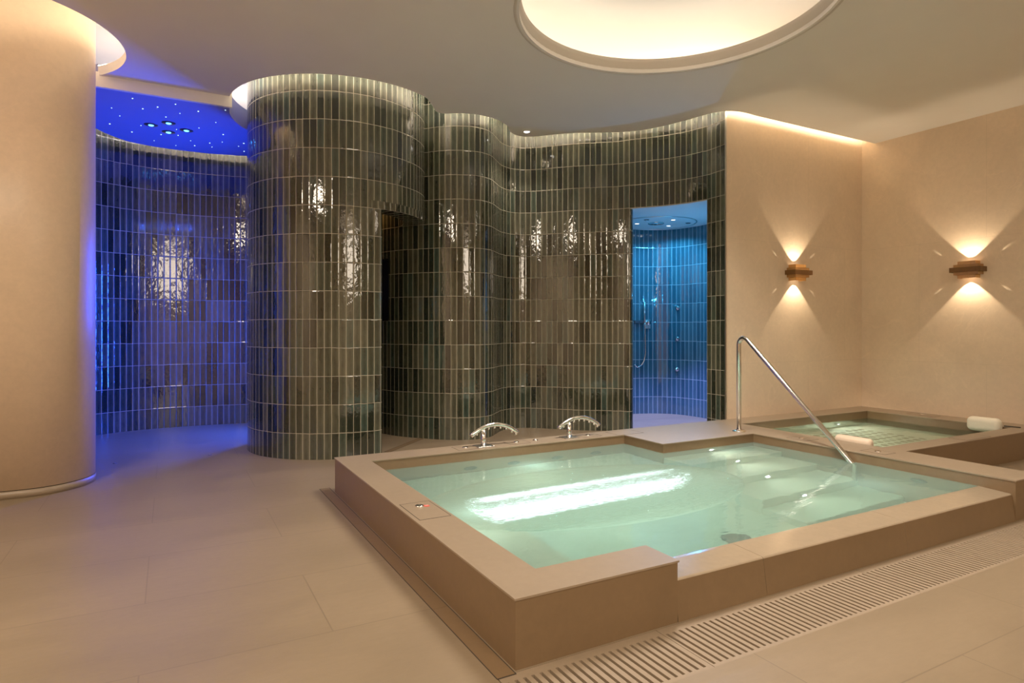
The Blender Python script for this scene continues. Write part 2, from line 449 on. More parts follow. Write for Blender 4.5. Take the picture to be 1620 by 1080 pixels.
# ------------------------------------------------------------------ tiled walls
left_run = spline([(-1.75, 6.9), (-1.55, 7.7), (-1.22, 8.35), (-.75, 8.764), (-.413, 8.93), (-.009, 9.005), (.45, 9.0), (.896, 8.93), (1.35, 8.70), (1.75, 8.33), (2.02, 7.85)], .04)
mid_a = spline([(2.02, 7.85), (2.13, 7.52), (2.219, 7.28), (2.262, 7.165)], .04)
mid_b = spline([(2.262, 7.165), (2.325, 7.02), (2.42, 6.87), (2.531, 6.735), (2.67, 6.57), (2.85, 6.44), (3.05, 6.395), (3.24, 6.46), (3.40, 6.62), (3.559, 6.785), (3.73, 6.87), (3.90, 6.85), (4.05, 6.74), (4.194, 6.585), (4.389, 6.375), (4.60, 6.21), (4.70, 6.13), (4.782, 6.045), (4.835, 5.978)], .03)
jamb = spline([(4.835, 5.978), (4.88, 5.945), (4.925, 5.965), (4.948, 6.02), (4.95, 6.12), (4.99, 6.42), (5.10, 6.72), (5.30, 6.98), (5.60, 7.15), (5.929, 7.185), (6.256, 7.075), (6.45, 6.88), (6.52, 6.60), (6.52, 6.30), (6.40, 5.95), (6.12, 5.62), (5.75, 5.38), (5.42, 5.20), (5.34, 5.155), (5.292, 5.13)], .03)
lintel = spline([(4.835, 5.978), (4.885, 5.907), (5.05, 5.70), (5.136, 5.565), (5.235, 5.35), (5.285, 5.16), (5.292, 5.13)], .03)
endp = spline([(5.292, 5.13), (5.286, 5.0), (5.279, 4.852)], .03)
ZD = 2.69
bm = bmesh.new()
s1 = ribbon(bm, left_run, 0, ZU)
# niche in the passage
s2 = ribbon(bm, mid_a, 0, 1.335, s1); ribbon(bm, mid_a, 2.07, ZU, s1)
s3 = ribbon(bm, mid_b, 0, ZU, s2)
sj = ribbon(bm, jamb[:16], 0, ZD, s3)
ribbon(bm, lintel, ZD, ZU, s3)
L_l = sum(math.dist(a, b) for a, b in zip(lintel, lintel[1:]))
ribbon(bm, endp, 0, ZU, round((s3+L_l)/TW)*TW)
w = tag(link('wall_tiled', bm, M['tile'], None, True), 'serpentine wall of glossy dark green vertical tiles', None, None, 'structure')
bm = bmesh.new()
ribbon(bm, jamb[15:], 0, ZD, sj)
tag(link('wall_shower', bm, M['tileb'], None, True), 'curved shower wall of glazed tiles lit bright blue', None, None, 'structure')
# niche box
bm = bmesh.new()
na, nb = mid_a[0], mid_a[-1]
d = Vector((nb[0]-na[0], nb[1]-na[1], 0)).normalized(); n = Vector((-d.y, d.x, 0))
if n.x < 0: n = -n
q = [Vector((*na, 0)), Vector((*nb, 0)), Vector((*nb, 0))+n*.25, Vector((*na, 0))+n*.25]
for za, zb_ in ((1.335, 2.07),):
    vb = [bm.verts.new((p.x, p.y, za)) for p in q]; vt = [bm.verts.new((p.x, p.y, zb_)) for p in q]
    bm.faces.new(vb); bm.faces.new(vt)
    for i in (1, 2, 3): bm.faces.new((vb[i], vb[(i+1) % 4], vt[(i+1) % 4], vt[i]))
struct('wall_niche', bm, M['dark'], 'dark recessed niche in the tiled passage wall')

# shower ceiling (with lintel soffit)
shc = [(x+.012, y+.008) for x, y in lintel] + [(5.40, 5.16), (6.15, 5.6), (6.45, 5.95), (6.56, 6.3), (6.56, 6.65), (6.49, 6.92), (6.28, 7.12), (5.93, 7.23), (5.58, 7.2), (5.26, 7.01), (5.06, 6.75), (4.95, 6.43), (4.90, 6.12)]
bm = bmesh.new(); prism(bm, [shc], ZD-.003, ZD+.1)
struct('ceiling_shower', bm, M['showerceil'], 'flat pale ceiling above the shower recess')

# drum column C1
C1 = (1.635, 6.96); R1 = .93
bm = bmesh.new()
low = arc(C1, R1, 85, 281, 110)
low = low[:-1] + spline([low[-1], (1.842, 6.062), (1.85, 6.09), (1.85, 6.16)], .01) + [(1.86, 6.6), (1.80, 7.2), (1.73, 7.885)]
ribbon(bm, low, 0, 2.4235)
ribbon(bm, arc(C1, R1, 85, 85+360, 150), 2.4235, ZU, 0)
# underside of the overhang, tiled radially
uvl = bm.loops.layers.uv.verify()
ao = arc(C1, R1, -84, 100, 60); ai = arc(C1, R1-.23, -84, 100, 60)
for i in range(60):
    f = bm.faces.new([bm.verts.new((*p, 2.4235)) for p in (ao[i], ao[i+1], ai[i+1], ai[i])])
    for l, (a, b) in zip(f.loops, ((i, 0), (i+1, 0), (i+1, 1), (i, 1))): l[uvl].uv = (a*R1*R(184/60)/.11, b*.8+.1)
ribbon(bm, arc(C1, R1-.23, -84, 100, 60), 2.4235, 2.95, 0)
tag(link('pillar_tiled', bm, M['tile'], None, True), 'large round pillar clad in glossy dark green tiles with cut-out doorway', None, None, 'structure')
bm = bmesh.new(); ribbon(bm, arc(C1, R1+.004, -84, 60, 60), 2.425, 2.50)
for f in bm.faces:
    for l in f.loops: l[bm.loops.layers.uv.active].uv.y = .02 if l.vert.co.z < 2.45 else .98
tag(link('trim_5', bm, M['tile'], None, True), 'short tile course along the overhang edge', None, None, 'structure')
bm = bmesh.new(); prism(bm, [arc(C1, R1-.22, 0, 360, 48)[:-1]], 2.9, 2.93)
struct('ceiling_passage', bm, M['dark'])  # dark disc, shade of the hollow drum put into its colour

# ------------------------------------------------------------------ cove LED strips (inside the coves, on top of the slab)
def strip(name, pts, mat, off, label, z0=ZT+.004, h=.028, closed=False):
    out = []
    n = len(pts)
    for i, p in enumerate(pts):
        a = pts[(i-1) % n] if closed else pts[max(i-1, 0)]; b = pts[(i+1) % n] if closed else pts[min(i+1, n-1)]
        t = Vector((b[0]-a[0], b[1]-a[1])).normalized()
        out.append((p[0]-t.y*off, p[1]+t.x*off))
    if closed: out.append(out[0])
    bm = bmesh.new()
    ribbon(bm, out, z0, z0+h)
    o = link(name, bm, mat)
    return tag(o, label, 'light strip', 'hidden cove light strips')
sub = cove_r[6:]
strip('cove_light', [(7.66, 4.69), (6.9, 4.69), (6.2, 4.69), (5.6, 4.69)] + cove_r[:9:2], M['led_warm'], .05, 'hidden warm light strip above the limestone back wall')
strip('cove_light', sub[::2], M['led_white'], .12, 'hidden light strip following the serpentine tiled wall')
strip('cove_light', arc(RING1, RR1+.12, -60, -256, 60), M['led_white'], .0, 'hidden light strip ringing the tiled round pillar')
strip('cove_light', arc(RING0, RR0+.05, 100, -90, 50), M['led_pillar'], .0, 'hidden light strip ringing the limestone pillar')
strip('cove_light', [(x, arc0[-1][1]-.05) for x in (-1.3, -2, -3, -3.9)], M['led_pillar'], 0, 'hidden light strip beyond the limestone pillar')
strip('cove_light', edge_b[::2], M['led_blue_cove'], .10, 'hidden light strip above the blue lit tiled wall', z0=zb+.062, h=.02)
strip('dome_light', arc(SKY, SR+.06, 0, 360, 72)[:-1], M['led_sky'], .0, 'light ring hidden in the large round ceiling opening', closed=True, h=.04)
strip('dome_light', arc(SKY_FILL, SR2+.06, 0, 360, 60)[:-1], M['led_sky'], .0, 'added light ring in an unseen ceiling opening behind the camera', closed=True, h=.04)

# ------------------------------------------------------------------ lamps and added fill lights
def area(name, loc, rot, size, power, col, shape='DISK', sy=None):
    l = bpy.data.lights.new(name, 'AREA'); l.shape = shape; l.size = size
    if sy: l.size_y = sy
    l.energy = power; l.color = col
    o = bpy.data.objects.new(name, l); COL.objects.link(o); o.location = loc; o.rotation_euler = rot
    return o
def spot(name, loc, d, power, col, ang, blend=.3, rad=.02):
    l = bpy.data.lights.new(name, 'SPOT'); l.energy = power; l.color = col; l.spot_size = R(ang); l.spot_blend = blend; l.shadow_soft_size = rad
    o = bpy.data.objects.new(name, l); COL.objects.link(o); o.location = loc
    o.rotation_euler = Vector(d).to_track_quat('-Z', 'Y').to_euler(); return o
def point(name, loc, power, col, rad=.05):
    l = bpy.data.lights.new(name, 'POINT'); l.energy = power; l.color = col; l.shadow_soft_size = rad
    o = bpy.data.objects.new(name, l); COL.objects.link(o); o.location = loc; return o
WARM = (1, .81, .60)
point('passage_glow', (2.0, 7.3, 2.7), 1.5, (1, .45, .15), 0)
area('dome_fill', (SKY[0], SKY[1], ZU-.02), (0, 0, 0), 1.1, 70, (1, .86, .72)).data.spread = R(112)  # added disc in the opening, boosts the light its ring gives the room
area('dome_fill', (SKY_FILL[0], SKY_FILL[1], ZU-.02), (0, 0, 0), 1.5, 82, (1, .82, .63))  # added fill in the unseen opening behind the camera
area('room_fill', (-2.0, 2.2, ZC-.05), (0, 0, 0), 1.2, 95, WARM)  # added fill under the ceiling, brightens left floor and pillar
area('room_fill', (5.8, .2, ZC-.05), (0, 0, 0), 1.2, 12, WARM)  # added weak fill under the ceiling, no fitting there
area('rear_fill', (1.9, -3.1, 2.85), (R(90), 0, 0), 2.4, 50, (1, .82, .62), 'RECTANGLE', 1.1)  # added fill panel behind the camera, brightens upright surfaces
area('passage_blue', (1.45, 8.2, 1.25), Vector((1, .25, .0)).to_track_quat('Z', 'Y').to_euler(), .25, 120, (.008, .06, 1), 'RECTANGLE', 1.8).data.spread = R(160)

# ------------------------------------------------------------------ whirlpool
pool = thing('whirlpool', 'large square raised limestone whirlpool filled with turquoise water', 'pool', (0, 0, 0))
cop = [(1.104, 2.0), (1.902, 2.0), (1.902, 2.215), (1.318, 2.215), (1.318, 4.60), (3.693, 4.60), (3.693, 4.08), (4.806, 4.08), (4.806, 2.0), (5.183, 2.0), (5.183, 4.856), (1.104, 4.856)]
bm = bmesh.new(); prism(bm, [cop], .256, ZR)
bmesh.ops.bevel(bm, geom=[e for e in bm.edges if len(e.link_faces) == 2 and e.calc_face_angle() > 1], offset=.0015, segments=1, affect='EDGES')
link('coping', bm, M['cope'], pool)
def inset(poly, d):
    out = []; n = len(poly)
    A = sum(poly[i][0]*poly[(i+1) % n][1]-poly[(i+1) % n][0]*poly[i][1] for i in range(n))
    sg = 1 if A > 0 else -1
    for i in range(n):
        a, b, c = Vector(poly[i-1]), Vector(poly[i]), Vector(poly[(i+1) % n])
        t1 = (b-a).normalized(); t2 = (c-b).normalized()
        n1 = Vector((-t1.y, t1.x))*sg; n2 = Vector((-t2.y, t2.x))*sg
        out.append(tuple(b+(n1+n2)*d))
    return out
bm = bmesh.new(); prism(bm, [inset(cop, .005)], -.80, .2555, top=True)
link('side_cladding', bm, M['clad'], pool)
# weir
bm = bmesh.new()
for (y, z) in (): pass
prof = [(2.0, -.02), (2.026, .166), (2.030, .171), (2.036, .1735), (2.195, .1822), (2.216, .1822), (2.216, -.8), (2.06, -.8)]
for x0, x1 in ((1.900, 2.452), (2.4545, 3.60), (3.6025, 4.808)):
    a = [bm.verts.new((x0, y, z)) for y, z in prof]; b = [bm.verts.new((x1, y, z)) for y, z in prof]
    bm.faces.new(a); bm.faces.new(list(reversed(b)))
    for i in range(len(prof)):
        j = (i+1) % len(prof); bm.faces.new((a[i], b[i], b[j], a[j]))
bm.normal_update()
o = link('overflow_weir', bm, [M['wet'], M['clad']], pool)
for p in o.data.polygons:
    if abs(p.normal.y) > .8: p.material_index = 1  # upright faces get the darker stone, their shade put into colour
# basin floor, benches, steps
bm = bmesh.new(); box(bm, 1.30, 4.82, 2.20, 4.62, -.80, -.70); link('basin_floor', bm, M['basin'], pool)
bm = bmesh.new()
bench = [(1.31, 2.21), (1.84, 2.21), (1.84, 3.95), (3.70, 3.95), (3.70, 4.61), (1.31, 4.61)]
prism(bm, [bench], -.70, -.20); link('bench', bm, M['basin'], pool)
for i, (v, z, vb_) in enumerate(((3.77, .005, 4.085), (3.42, -.19, 3.77), (3.06, -.39, 3.42), (2.70, -.57, 3.06))):
    bm = bmesh.new(); box(bm, 3.703, 4.81, v, vb_, -.70, z, .006, 1); link('step', bm, M['basin'], pool)
wp = [(1.902, 2.19), (1.902, 2.21), (1.312, 2.21), (1.312, 4.606), (3.699, 4.606), (3.699, 4.086), (4.812, 4.086), (4.812, 2.19)]
bm = bmesh.new(); prism(bm, [wp], -.72, ZW)
link('water', bm, M['water'], pool)
def disc_fitting(name, loc, axis, r, mat, parent, d=.012, core=None):
    bm = bmesh.new()
    prof = [(r, 0), (r, d*.5), (r*.8, d), (r*.55, d), (r*.5, d*.4), (0, d*.4)]
    lathe(bm, prof, 24)
    o = link(name, bm, mat, parent, True)
    o.location = loc
    o.rotation_euler = Vector(axis).to_track_quat('Z', 'Y').to_euler()
    if core:
        bm = bmesh.new(); lathe(bm, [(r*.5, d*.55), (r*.3, d*1.1), (0, d*1.3)], 20); link('lens', bm, core, o, True)
    return o
for u in (2.13, 2.53, 2.96, 3.37): disc_fitting('jet', (u, 4.599, -.06), (0, -1, 0), .06, M['jet'], pool)
disc_fitting('jet', (4.805, 2.60, -.02), (-1, 0, 0), .06, M['jet'], pool)
for p in ((2.35, 2.75), (3.2, 2.85)): disc_fitting('suction_grille', (p[0], p[1], -.70), (0, 0, 1), .10, M['jet'], pool, .03)
for (v, z, u) in ((4.079, .085, 4.26), (3.769, -.10, 4.24), (3.419, -.30, 4.19), (3.059, -.49, 4.14)):
    disc_fitting('step_light', (u, v, z), (0, -1, 0), .048, M['steel'], pool, .01, M['lamp_water'])
    spot('step_lamp', (u, v-.03, z+.0), (.25, -1, -.35), 3.2, (1, 1, .86), 130, .6, 0)
area('pool_lighting', (2.75, 3.93, -.40), Vector((0, .95, .32)).to_track_quat('Z', 'Y').to_euler(), 1.75, 9.5, (.92, .98, 1), 'RECTANGLE', .42)
for u in (2.1, 2.7, 3.3): spot('pool_lighting', (u, 2.4, -.30), (0, 1.55, -.22), 16, (.92, 1, .98), 52, .9, 0)  # added hidden spots, brighten the back bench riser
point('pool_glow', (2.7, 3.1, -.1), 1.6, (.88, 1, .94), 0)
point('pool_glow', (4.2, 2.6, -.05), 3, (.85, 1, .88), 0)
point('pool_glow', (2.5, 4.2, .05), 2.5, (.9, 1, .88), 0)
point('pool_glow', (1.58, 3.3, .05), 2.5, (.9, 1, .88), 0)

# ------------------------------------------------------------------ plunge pool
pp = thing('plunge_pool', 'smaller square raised plunge pool in the far right corner', 'pool', (0, 0, 0))
cop2 = [(5.185, 2.908), (7.697, 2.908), (7.697, 4.853), (5.185, 4.853), (5.185, 4.557), (7.335, 4.557), (7.335, 3.095), (5.185, 3.095)]
bm = bmesh.new(); prism(bm, [cop2], .256, ZR-.0005); link('coping', bm, M['cope'], pp)
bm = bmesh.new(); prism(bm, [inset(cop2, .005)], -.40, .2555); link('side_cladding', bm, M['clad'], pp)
bm = bmesh.new(); box(bm, 5.18, 7.35, 3.08, 4.57, -.42, -.25); link('basin_floor', bm, M['perf'], pp)
bm = bmesh.new(); box(bm, 5.18, 7.34, 3.09, 4.562, -.26, .174); link('water', bm, M['water2'], pp)
disc_fitting('pool_light', (6.77, 4.556, -.03), (0, -1, 0), .05, M['steel'], pp, .012, M['lamp_cool'])
spot('pool_lighting', (6.77, 4.52, -.02), (0, -1, -.3), 9, (.95, 1, .9), 165, .5, 0)
point('pool_glow', (6.2, 3.8, .05), 2.0, (.95, 1, .85), 0)
point('pool_glow', (5.6, 4.3, .03), 1.2, (.95, 1, .85), 0)

# ------------------------------------------------------------------ handrail
hr = thing('handrail', 'polished steel handrail sloping down into the whirlpool', 'handrail', (4.775, 4.223, ZR))
def P(v, z): return (0, v-4.223, z-ZR)
def fillet(pts, r, n=8):
    out = [Vector(pts[0])]
    for a, b, c in zip(pts, pts[1:], pts[2:]):
        a, b, c = Vector(a), Vector(b), Vector(c)
        d1 = (a-b).normalized(); d2 = (c-b).normalized()
        ang = d1.angle(d2); t = r/math.tan(ang/2)
        p1, p2 = b+d1*t, b+d2*t
        cen = b+(d1+d2).normalized()*(r/math.sin(ang/2))
        v1, v2 = p1-cen, p2-cen; th = v1.angle(v2)
        for i in range(n+1):
            k = i/n; out.append(cen+(v1*math.sin((1-k)*th)+v2*math.sin(k*th))/math.sin(th))
    out.append(Vector(pts[-1])); return out
bm = bmesh.new()
path = fillet([P(4.223, ZR), P(4.223, 1.235), P(3.07, .155), P(3.07, -.42)], .06)
tube(bm, path, .0215, 18); link('rail', bm, M['chrome'], hr, True)
bm = bmesh.new(); lathe(bm, [(0, 0), (.062, 0), (.062, .008), (.055, .012), (.03, .014), (.03, .02), (0, .02)], 28); link('flange', bm, M['chrome'], hr, True)

# ------------------------------------------------------------------ arched massage spouts
def make_spout(loc, label):
    t = thing('massage_spout', label, 'water spout', loc, 0, 'arched massage spouts on the pool rim')
    bm = bmesh.new(); box(bm, -.075, .075, -.06, .06, 0, .006, .002, 1); link('base_plate', bm, M['steel'], t)
    bm = bmesh.new(); tube(bm, [(0, 0, .006), (0, 0, .05), (0, 0, .135)], .021, 18); link('post', bm, M['chrome'], t, True)
    pts = []
    for i in range(25):
        k = i/24; x = -.115+.43*k
        pts.append((x, -.02*k, .175-((x-.10)/.215)**2*.082))
    bm = bmesh.new(); tube(bm, pts, .0185, 18); link('spout_arc', bm, M['chrome'], t, True)
    for k in (3, 9, 12, 15, 18, 21, 23):
        bm = bmesh.new(); p = pts[k]
        lathe(bm, [(0, -.034), (.007, -.034), (.009, -.028), (.009, -.01), (0, -.01)], 12)
        bmesh.ops.translate(bm, verts=bm.verts, vec=p); link('nozzle', bm, M['chrome'], t, True)
    return t
sp = make_spout((2.309, 4.728, ZR), 'arched steel massage spout on the rim, the one nearer the round tiled pillar')
dup(sp, (3.170, 4.728, ZR), None, 'arched steel massage spout on the rim, the one nearer the blue shower')

# ------------------------------------------------------------------ push buttons and access covers
def cover(loc, w, l, label, button=(0, 0), mark=False, rz=0, nb=True):
    t = thing('access_cover', label, 'cover', loc, rz, 'flush stone covers in the pool rims')
    bm = bmesh.new()
    k = .0035
    for a in ((-w/2, w/2, -l/2, -l/2+k), (-w/2, w/2, l/2-k, l/2), (-w/2, -w/2+k, -l/2+k, l/2-k), (w/2-k, w/2, -l/2+k, l/2-k)):
        box(bm, a[0], a[1], a[2], a[3], .0004, .0012)
    link('edge_gap', bm, M['dark'], t)
    bm = bmesh.new(); box(bm, -w/2+k, w/2-k, -l/2+k, l/2-k, .0003, .0009); link('lid', bm, M['cope'], t)
    if nb:
        bm = bmesh.new(); lathe(bm, [(.024, .0009), (.024, .006), (.019, .008), (.017, .006), (.012, .009), (0, .010)], 24)
        bmesh.ops.translate(bm, verts=bm.verts, vec=(button[0], button[1], 0)); link('push_button', bm, M['chrome'], t, True)
    if mark:
        bm = bmesh.new(); box(bm, .025, .053, .055, .088, .001, 0)
        bmesh.ops.rotate(bm, verts=bm.verts, cent=(.04, .07, 0), matrix=Matrix.Rotation(R(0), 3, 'Z'))
        o = link('sign_plate', bm, M['red'], t)
        bm = bmesh.new(); box(bm, .030, .048, .068, .074, .003, .0034); link('sign_bar', bm, M['white'], o)
    return t
cover((1.215, 3.216, ZR), .176, .325, 'stone cover with steel button and red tag on left rim', (0, .08), True)
cover((2.135, 4.725, ZR), .17, .16, 'small cover with button left of the nearer spout', (.01, .01))
cover((2.635, 4.74, ZR), .20, .15, 'cover with button on the back rim right of the nearer spout', (0, .01))
cover((3.385, 4.735, ZR), .20, .15, 'cover with button right of the farther spout', (0, .005))
cover((4.967, 3.68, ZR), .19, .19, 'cover with button on the dividing rim by the handrail', (0, .01))
cover((4.967, 3.00, ZR), .15, .20, 'cover with button on the dividing rim nearest the recessed floor', (0, 0))
cover((7.54, 4.03, ZR), .13, .30, 'narrow cover with button on the rim along right wall', (.03, .03))
cover((6.36, 3.0, ZR), .42, .15, 'long blank cover on the plunge pool front rim', nb=False)
cover((3.78, 4.70, ZR), .30, .20, 'blank cover by the inner corner of the back rim', nb=False)
bt = thing('push_button', 'single round steel button between the two massage spouts', 'button', (2.824, 4.744, ZR))
bm = bmesh.new(); lathe(bm, [(.024, 0), (.024, .006), (.019, .008), (0, .008)], 24); link('bezel', bm, M['chrome'], bt, True)
bm = bmesh.new(); lathe(bm, [(.013, .008), (.012, .012), (0, .013)], 24); link('plunger', bm, M['steel'], bt, True)

# ------------------------------------------------------------------ pillows
def pillow(loc, size, mat, label, strap=None):
    t = thing('head_pillow', label, 'pillow', loc, 0)
    bm = bmesh.new(); box(bm, -size[0]/2, size[0]/2, -size[1]/2, size[1]/2, -size[2]/2, size[2]/2, min(size)*.42, 6)
    link('cushion', bm, mat, t, True)
    if strap:
        bm = bmesh.new(); tube(bm, strap, .006, 8); link('strap', bm, M['dark'], t, True)
    return t
pillow((7.285, 3.305, .272), (.12, .30, .145), M['pillow'], 'thick cream head pillow on the far corner of the plunge pool', [(.05, -.15, .0), (.09, -.20, -.003), (.10, -.27, -.004)])
pillow((5.238, 3.375, .262), (.085, .33, .09), M['pillow2'], 'thin beige head pillow on the rim between the two pools')

# ------------------------------------------------------------------ wall lights
def make_sconce(loc, rz, label):
    t = thing('wall_sconce', label, 'wall light', loc, rz, 'stepped brass wall lights')
    def shell(name, w, h, d, mat, th=.004):
        bm = bmesh.new()
        box(bm, -w/2, w/2, -d, -d+th, -h/2, h/2); box(bm, -w/2, -w/2+th, -d+th, 0, -h/2, h/2)
        box(bm, w/2-th, w/2, -d+th, 0, -h/2, h/2)
        return link(name, bm, mat, t)
    shell('outer_band', .305, .052, .138, M['brass_shaded']); shell('middle_band', .24, .112, .118, M['brass']); shell('inner_band', .178, .186, .098, M['brass_lit'])
    bm = bmesh.new(); box(bm, -.05, .05, -.012, -.001, -.06, .06); link('mounting_plate', bm, M['brass'], t)
    bm = bmesh.new(); box(bm, -.08, .08, -.090, -.020, -.030, .030); link('lamp_body', bm, M['steel'], t)
    bm = bmesh.new(); cyl(bm, (0, -.076, .032), .02, .003, 20); link('lens', bm, M['lamp_warm'], t)
    bm = bmesh.new(); cyl(bm, (0, -.076, -.032), .02, .003, 20); link('lens', bm, M['lamp_warm'], t)
    return t
S1 = (6.395, 4.855, 1.893); S2 = (7.698, 3.62, 1.888)
make_sconce(S1, 0, 'stepped brass wall light on the back wall beside the green tiles')
make_sconce(S2, -PI/2, 'stepped brass wall light on the right wall above the pillow')
for (x, y, z), (dx, dy) in ((S1, (0, -1)), (S2, (-1, 0))):
    for sgn in (1, -1):
        spot('sconce_lamp', (x+dx*.076, y+dy*.076, z+sgn*.058), (0, 0, sgn), 17 if sgn < 0 else 14, (1, .76, .50), 88, .22, .004)
        # faint light leaking past the band edges
        for t_ in (1, -1):
            lx, ly = (t_*1, 0) if dy else (0, t_*1)
            spot('sconce_leak', (x+dx*.05+lx*.15, y+dy*.05+ly*.15, z+sgn*.07), (lx*1.25-dx*.35, ly*1.25-dy*.35, sgn), 3.2, (1, .8, .55), 7, .9, 0)

# ------------------------------------------------------------------ overflow grate
def grate(u0, u1, label):
    t = thing('overflow_grate', label, 'drain grate', (u0, 1.675, 0), 0, 'slotted stone overflow grates in front of the pool')
    bm = bmesh.new()
    w = u1-u0-.003; yb, yt = .018, .278
    box(bm, 0, w, 0, yb, -.02, -.001); box(bm, 0, w, yt, .321, -.02, -.001)
    pitch = .0345; n = int(w/pitch); x = 0
    for i in range(n+1):
        a = max(0, i*pitch-.0105); b = min(w, i*pitch+.0105)
        if i == n: b = w
        box(bm, a, b, yb, yt, -.02, -.0011)
    link('slotted_slab', bm, M['grate'], t)
    bm = bmesh.new(); box(bm, 0, w, 0, .321, -.08, -.075); link('channel', bm, M['slotdark'], t)
    bm = bmesh.new(); box(bm, 0, w, -.006, 0, -.02, -.0005); link('frame_strip', bm, M['dark'], t)
us = [1.03, 1.77, 3.12, 4.47, 5.82, 7.17]
gl = ['slotted grate section at the near corner of the whirlpool', 'slotted grate section below the step in the pool rim', 'slotted grate section below the middle of the weir', 'slotted grate section below the right end of the whirlpool', 'slotted grate section running past the right pool corner']
for a, b, l in zip(us, us[1:], gl): grate(a, b, l)

# ------------------------------------------------------------------ slot drains in the floor
def slot_drain(p, q, w, label, joints=()):
    p, q = Vector(p), Vector(q); Ld = (q-p).length; an = math.atan2(q.y-p.y, q.x-p.x)
    t = thing('slot_drain', label, 'drain', (p.x, p.y, 0), an)
    bm = bmesh.new()
    box(bm, 0, Ld, -w/2-.004, -w/2, .0003, .0012); box(bm, 0, Ld, w/2, w/2+.004, .0003, .0012)
    box(bm, -.004, 0, -w/2-.004, w/2+.004, .0003, .0012); box(bm, Ld, Ld+.004, -w/2-.004, w/2+.004, .0003, .0012)
    link('slot_gap', bm, M['dark'], t)
    bm = bmesh.new(); last = 0
    for j in list(joints)+[Ld]:
        box(bm, last, j-.002, -w/2, w/2, .0002, .0008); last = j
    link('cover_strip', bm, M['clad'] if w > .05 else M['floor'], t)
slot_drain((1.0625, 4.995), (1.0625, 1.988), .072, 'long narrow slot drain along the left side of the whirlpool', (1.0, 2.38))
slot_drain((1.93, 6.17), (2.50, 6.74), .06, 'short diagonal slot drain between pillar and serpentine wall')
for i, p in enumerate(((-.443, 6.86), (.349, 6.871))):
    t = thing('floor_pin', ('small dark floor fitting beside the limestone pillar', 'small dark floor fitting nearer the green tiled pillar')[i], 'floor fitting', (p[0], p[1], 0))
    bm = bmesh.new(); lathe(bm, [(.016, 0), (.016, .002), (.012, .003), (0, .003)], 16); link('cap', bm, M['darksteel'], t, True)
    bm = bmesh.new(); lathe(bm, [(.006, .003), (.005, .005), (0, .005)], 12); link('screw', bm, M['steel'], t, True)

# ------------------------------------------------------------------ downlights
def downlight(loc, r, lens, rimmat, label, group=None, cat='downlight'):
    t = thing('downlight', label, cat, loc, 0, group)
    bm = bmesh.new(); lathe(bm, [(r, 0), (r, -.004), (r*.78, -.006), (r*.66, -.002), (r*.62, .0)], 28); link('rim', bm, rimmat, t, True)
    bm = bmesh.new(); lathe(bm, [(0, -.0015), (r*.64, -.0015), (r*.64, -.001), (0, -.0005)], 24); link('lens', bm, lens, t, True)
    return t
downlight((3.665, 6.354, ZC), .05, M['lamp_down'], M['white'], 'small round white downlight in front of the serpentine wall')
spot('downlight_lamp', (3.665, 6.354, ZC-.02), (0, 0, -1), 22, (1, .85, .7), 110, .6, .03)
bl = ['left', 'rear', 'right', 'front']
def dim_down(loc, label):
    t = thing('downlight', label, 'downlight', loc, 0, 'four blue downlights in the star ceiling')
    bm = bmesh.new(); lathe(bm, [(.0, -.002), (.068, -.002), (.062, -.005), (.0, -.006)], 28); link('rim', bm, M['darksteel'], t, True)
    bm = bmesh.new(); lathe(bm, [(0, -.0135), (.018, -.012), (.026, -.0065), (0, -.006)], 20); link('lens', bm, M['lamp_blue'], t, True)
    return t
for (u, v), l in zip(((-.173, 7.794), (-.007, 7.633), (.166, 7.823), (-.008, 7.987)), ('nearest the limestone pillar', 'nearest the beige ceiling step', 'nearest the round tiled pillar', 'nearest the blue tiled wall')):
    dim_down((u, v, 3.44), 'dark rimmed blue downlight of the four, '+l)
    spot('blue_lamp', (u, v, 3.40), (0, 0, -1), 14, (.03, .10, 1), 120, .5, .03)
point('blue_glow', (.2, 7.9, 2.7), 1.2, (.02, .08, 1), 0)

# star points: unprojected from the photograph onto the star ceiling plane
F, CX, CY, YAW, H = 992.9, 810., 519.05, .4997, 1.25
cs, sn = math.cos(YAW), math.sin(YAW)
def un(x, y, z):
    Y = F*(H-z)/(y-CY); X = (x-CX)/F*Y
    return (X*cs+Y*sn, -X*sn+Y*cs)
stars = [(403, 148), (796, 201), (211, 235), (497, 243), (633, 227), (287, 308), (837, 285), (1005, 266), (1253, 255), (709, 318), (195, 381), (480, 396), (398, 455), (806, 432), (1012, 418), (1166, 368), (820, 486), (665, 478), (601, 534), (800, 578), (935, 535), (972, 580), (1110, 556), (1225, 547), (1233, 478), (1131, 592), (1374, 585), (1421, 559), (1425, 632)]
star0 = None
for i, (a, b) in enumerate(stars):
    u, v = un(140+a/5.786, 130+b/5.786, 3.44)
    if star0 is None:
        bm = bmesh.new(); lathe(bm, [(0, -.003), (.0048, -.002), (.0055, 0)], 10)
        star0 = tag(link('star_light', bm, M['star'], None, True), 'tiny pale blue star light point in the blue ceiling', 'star light', 'star light points in the blue ceiling')
        star0.location = (u, v, 3.44)
    else:
        c = star0.copy(); COL.objects.link(c); c.location = (u, v, 3.44); s_ = random.choice((.75, 1, 1.2)); c.scale = (s_, s_, 1)

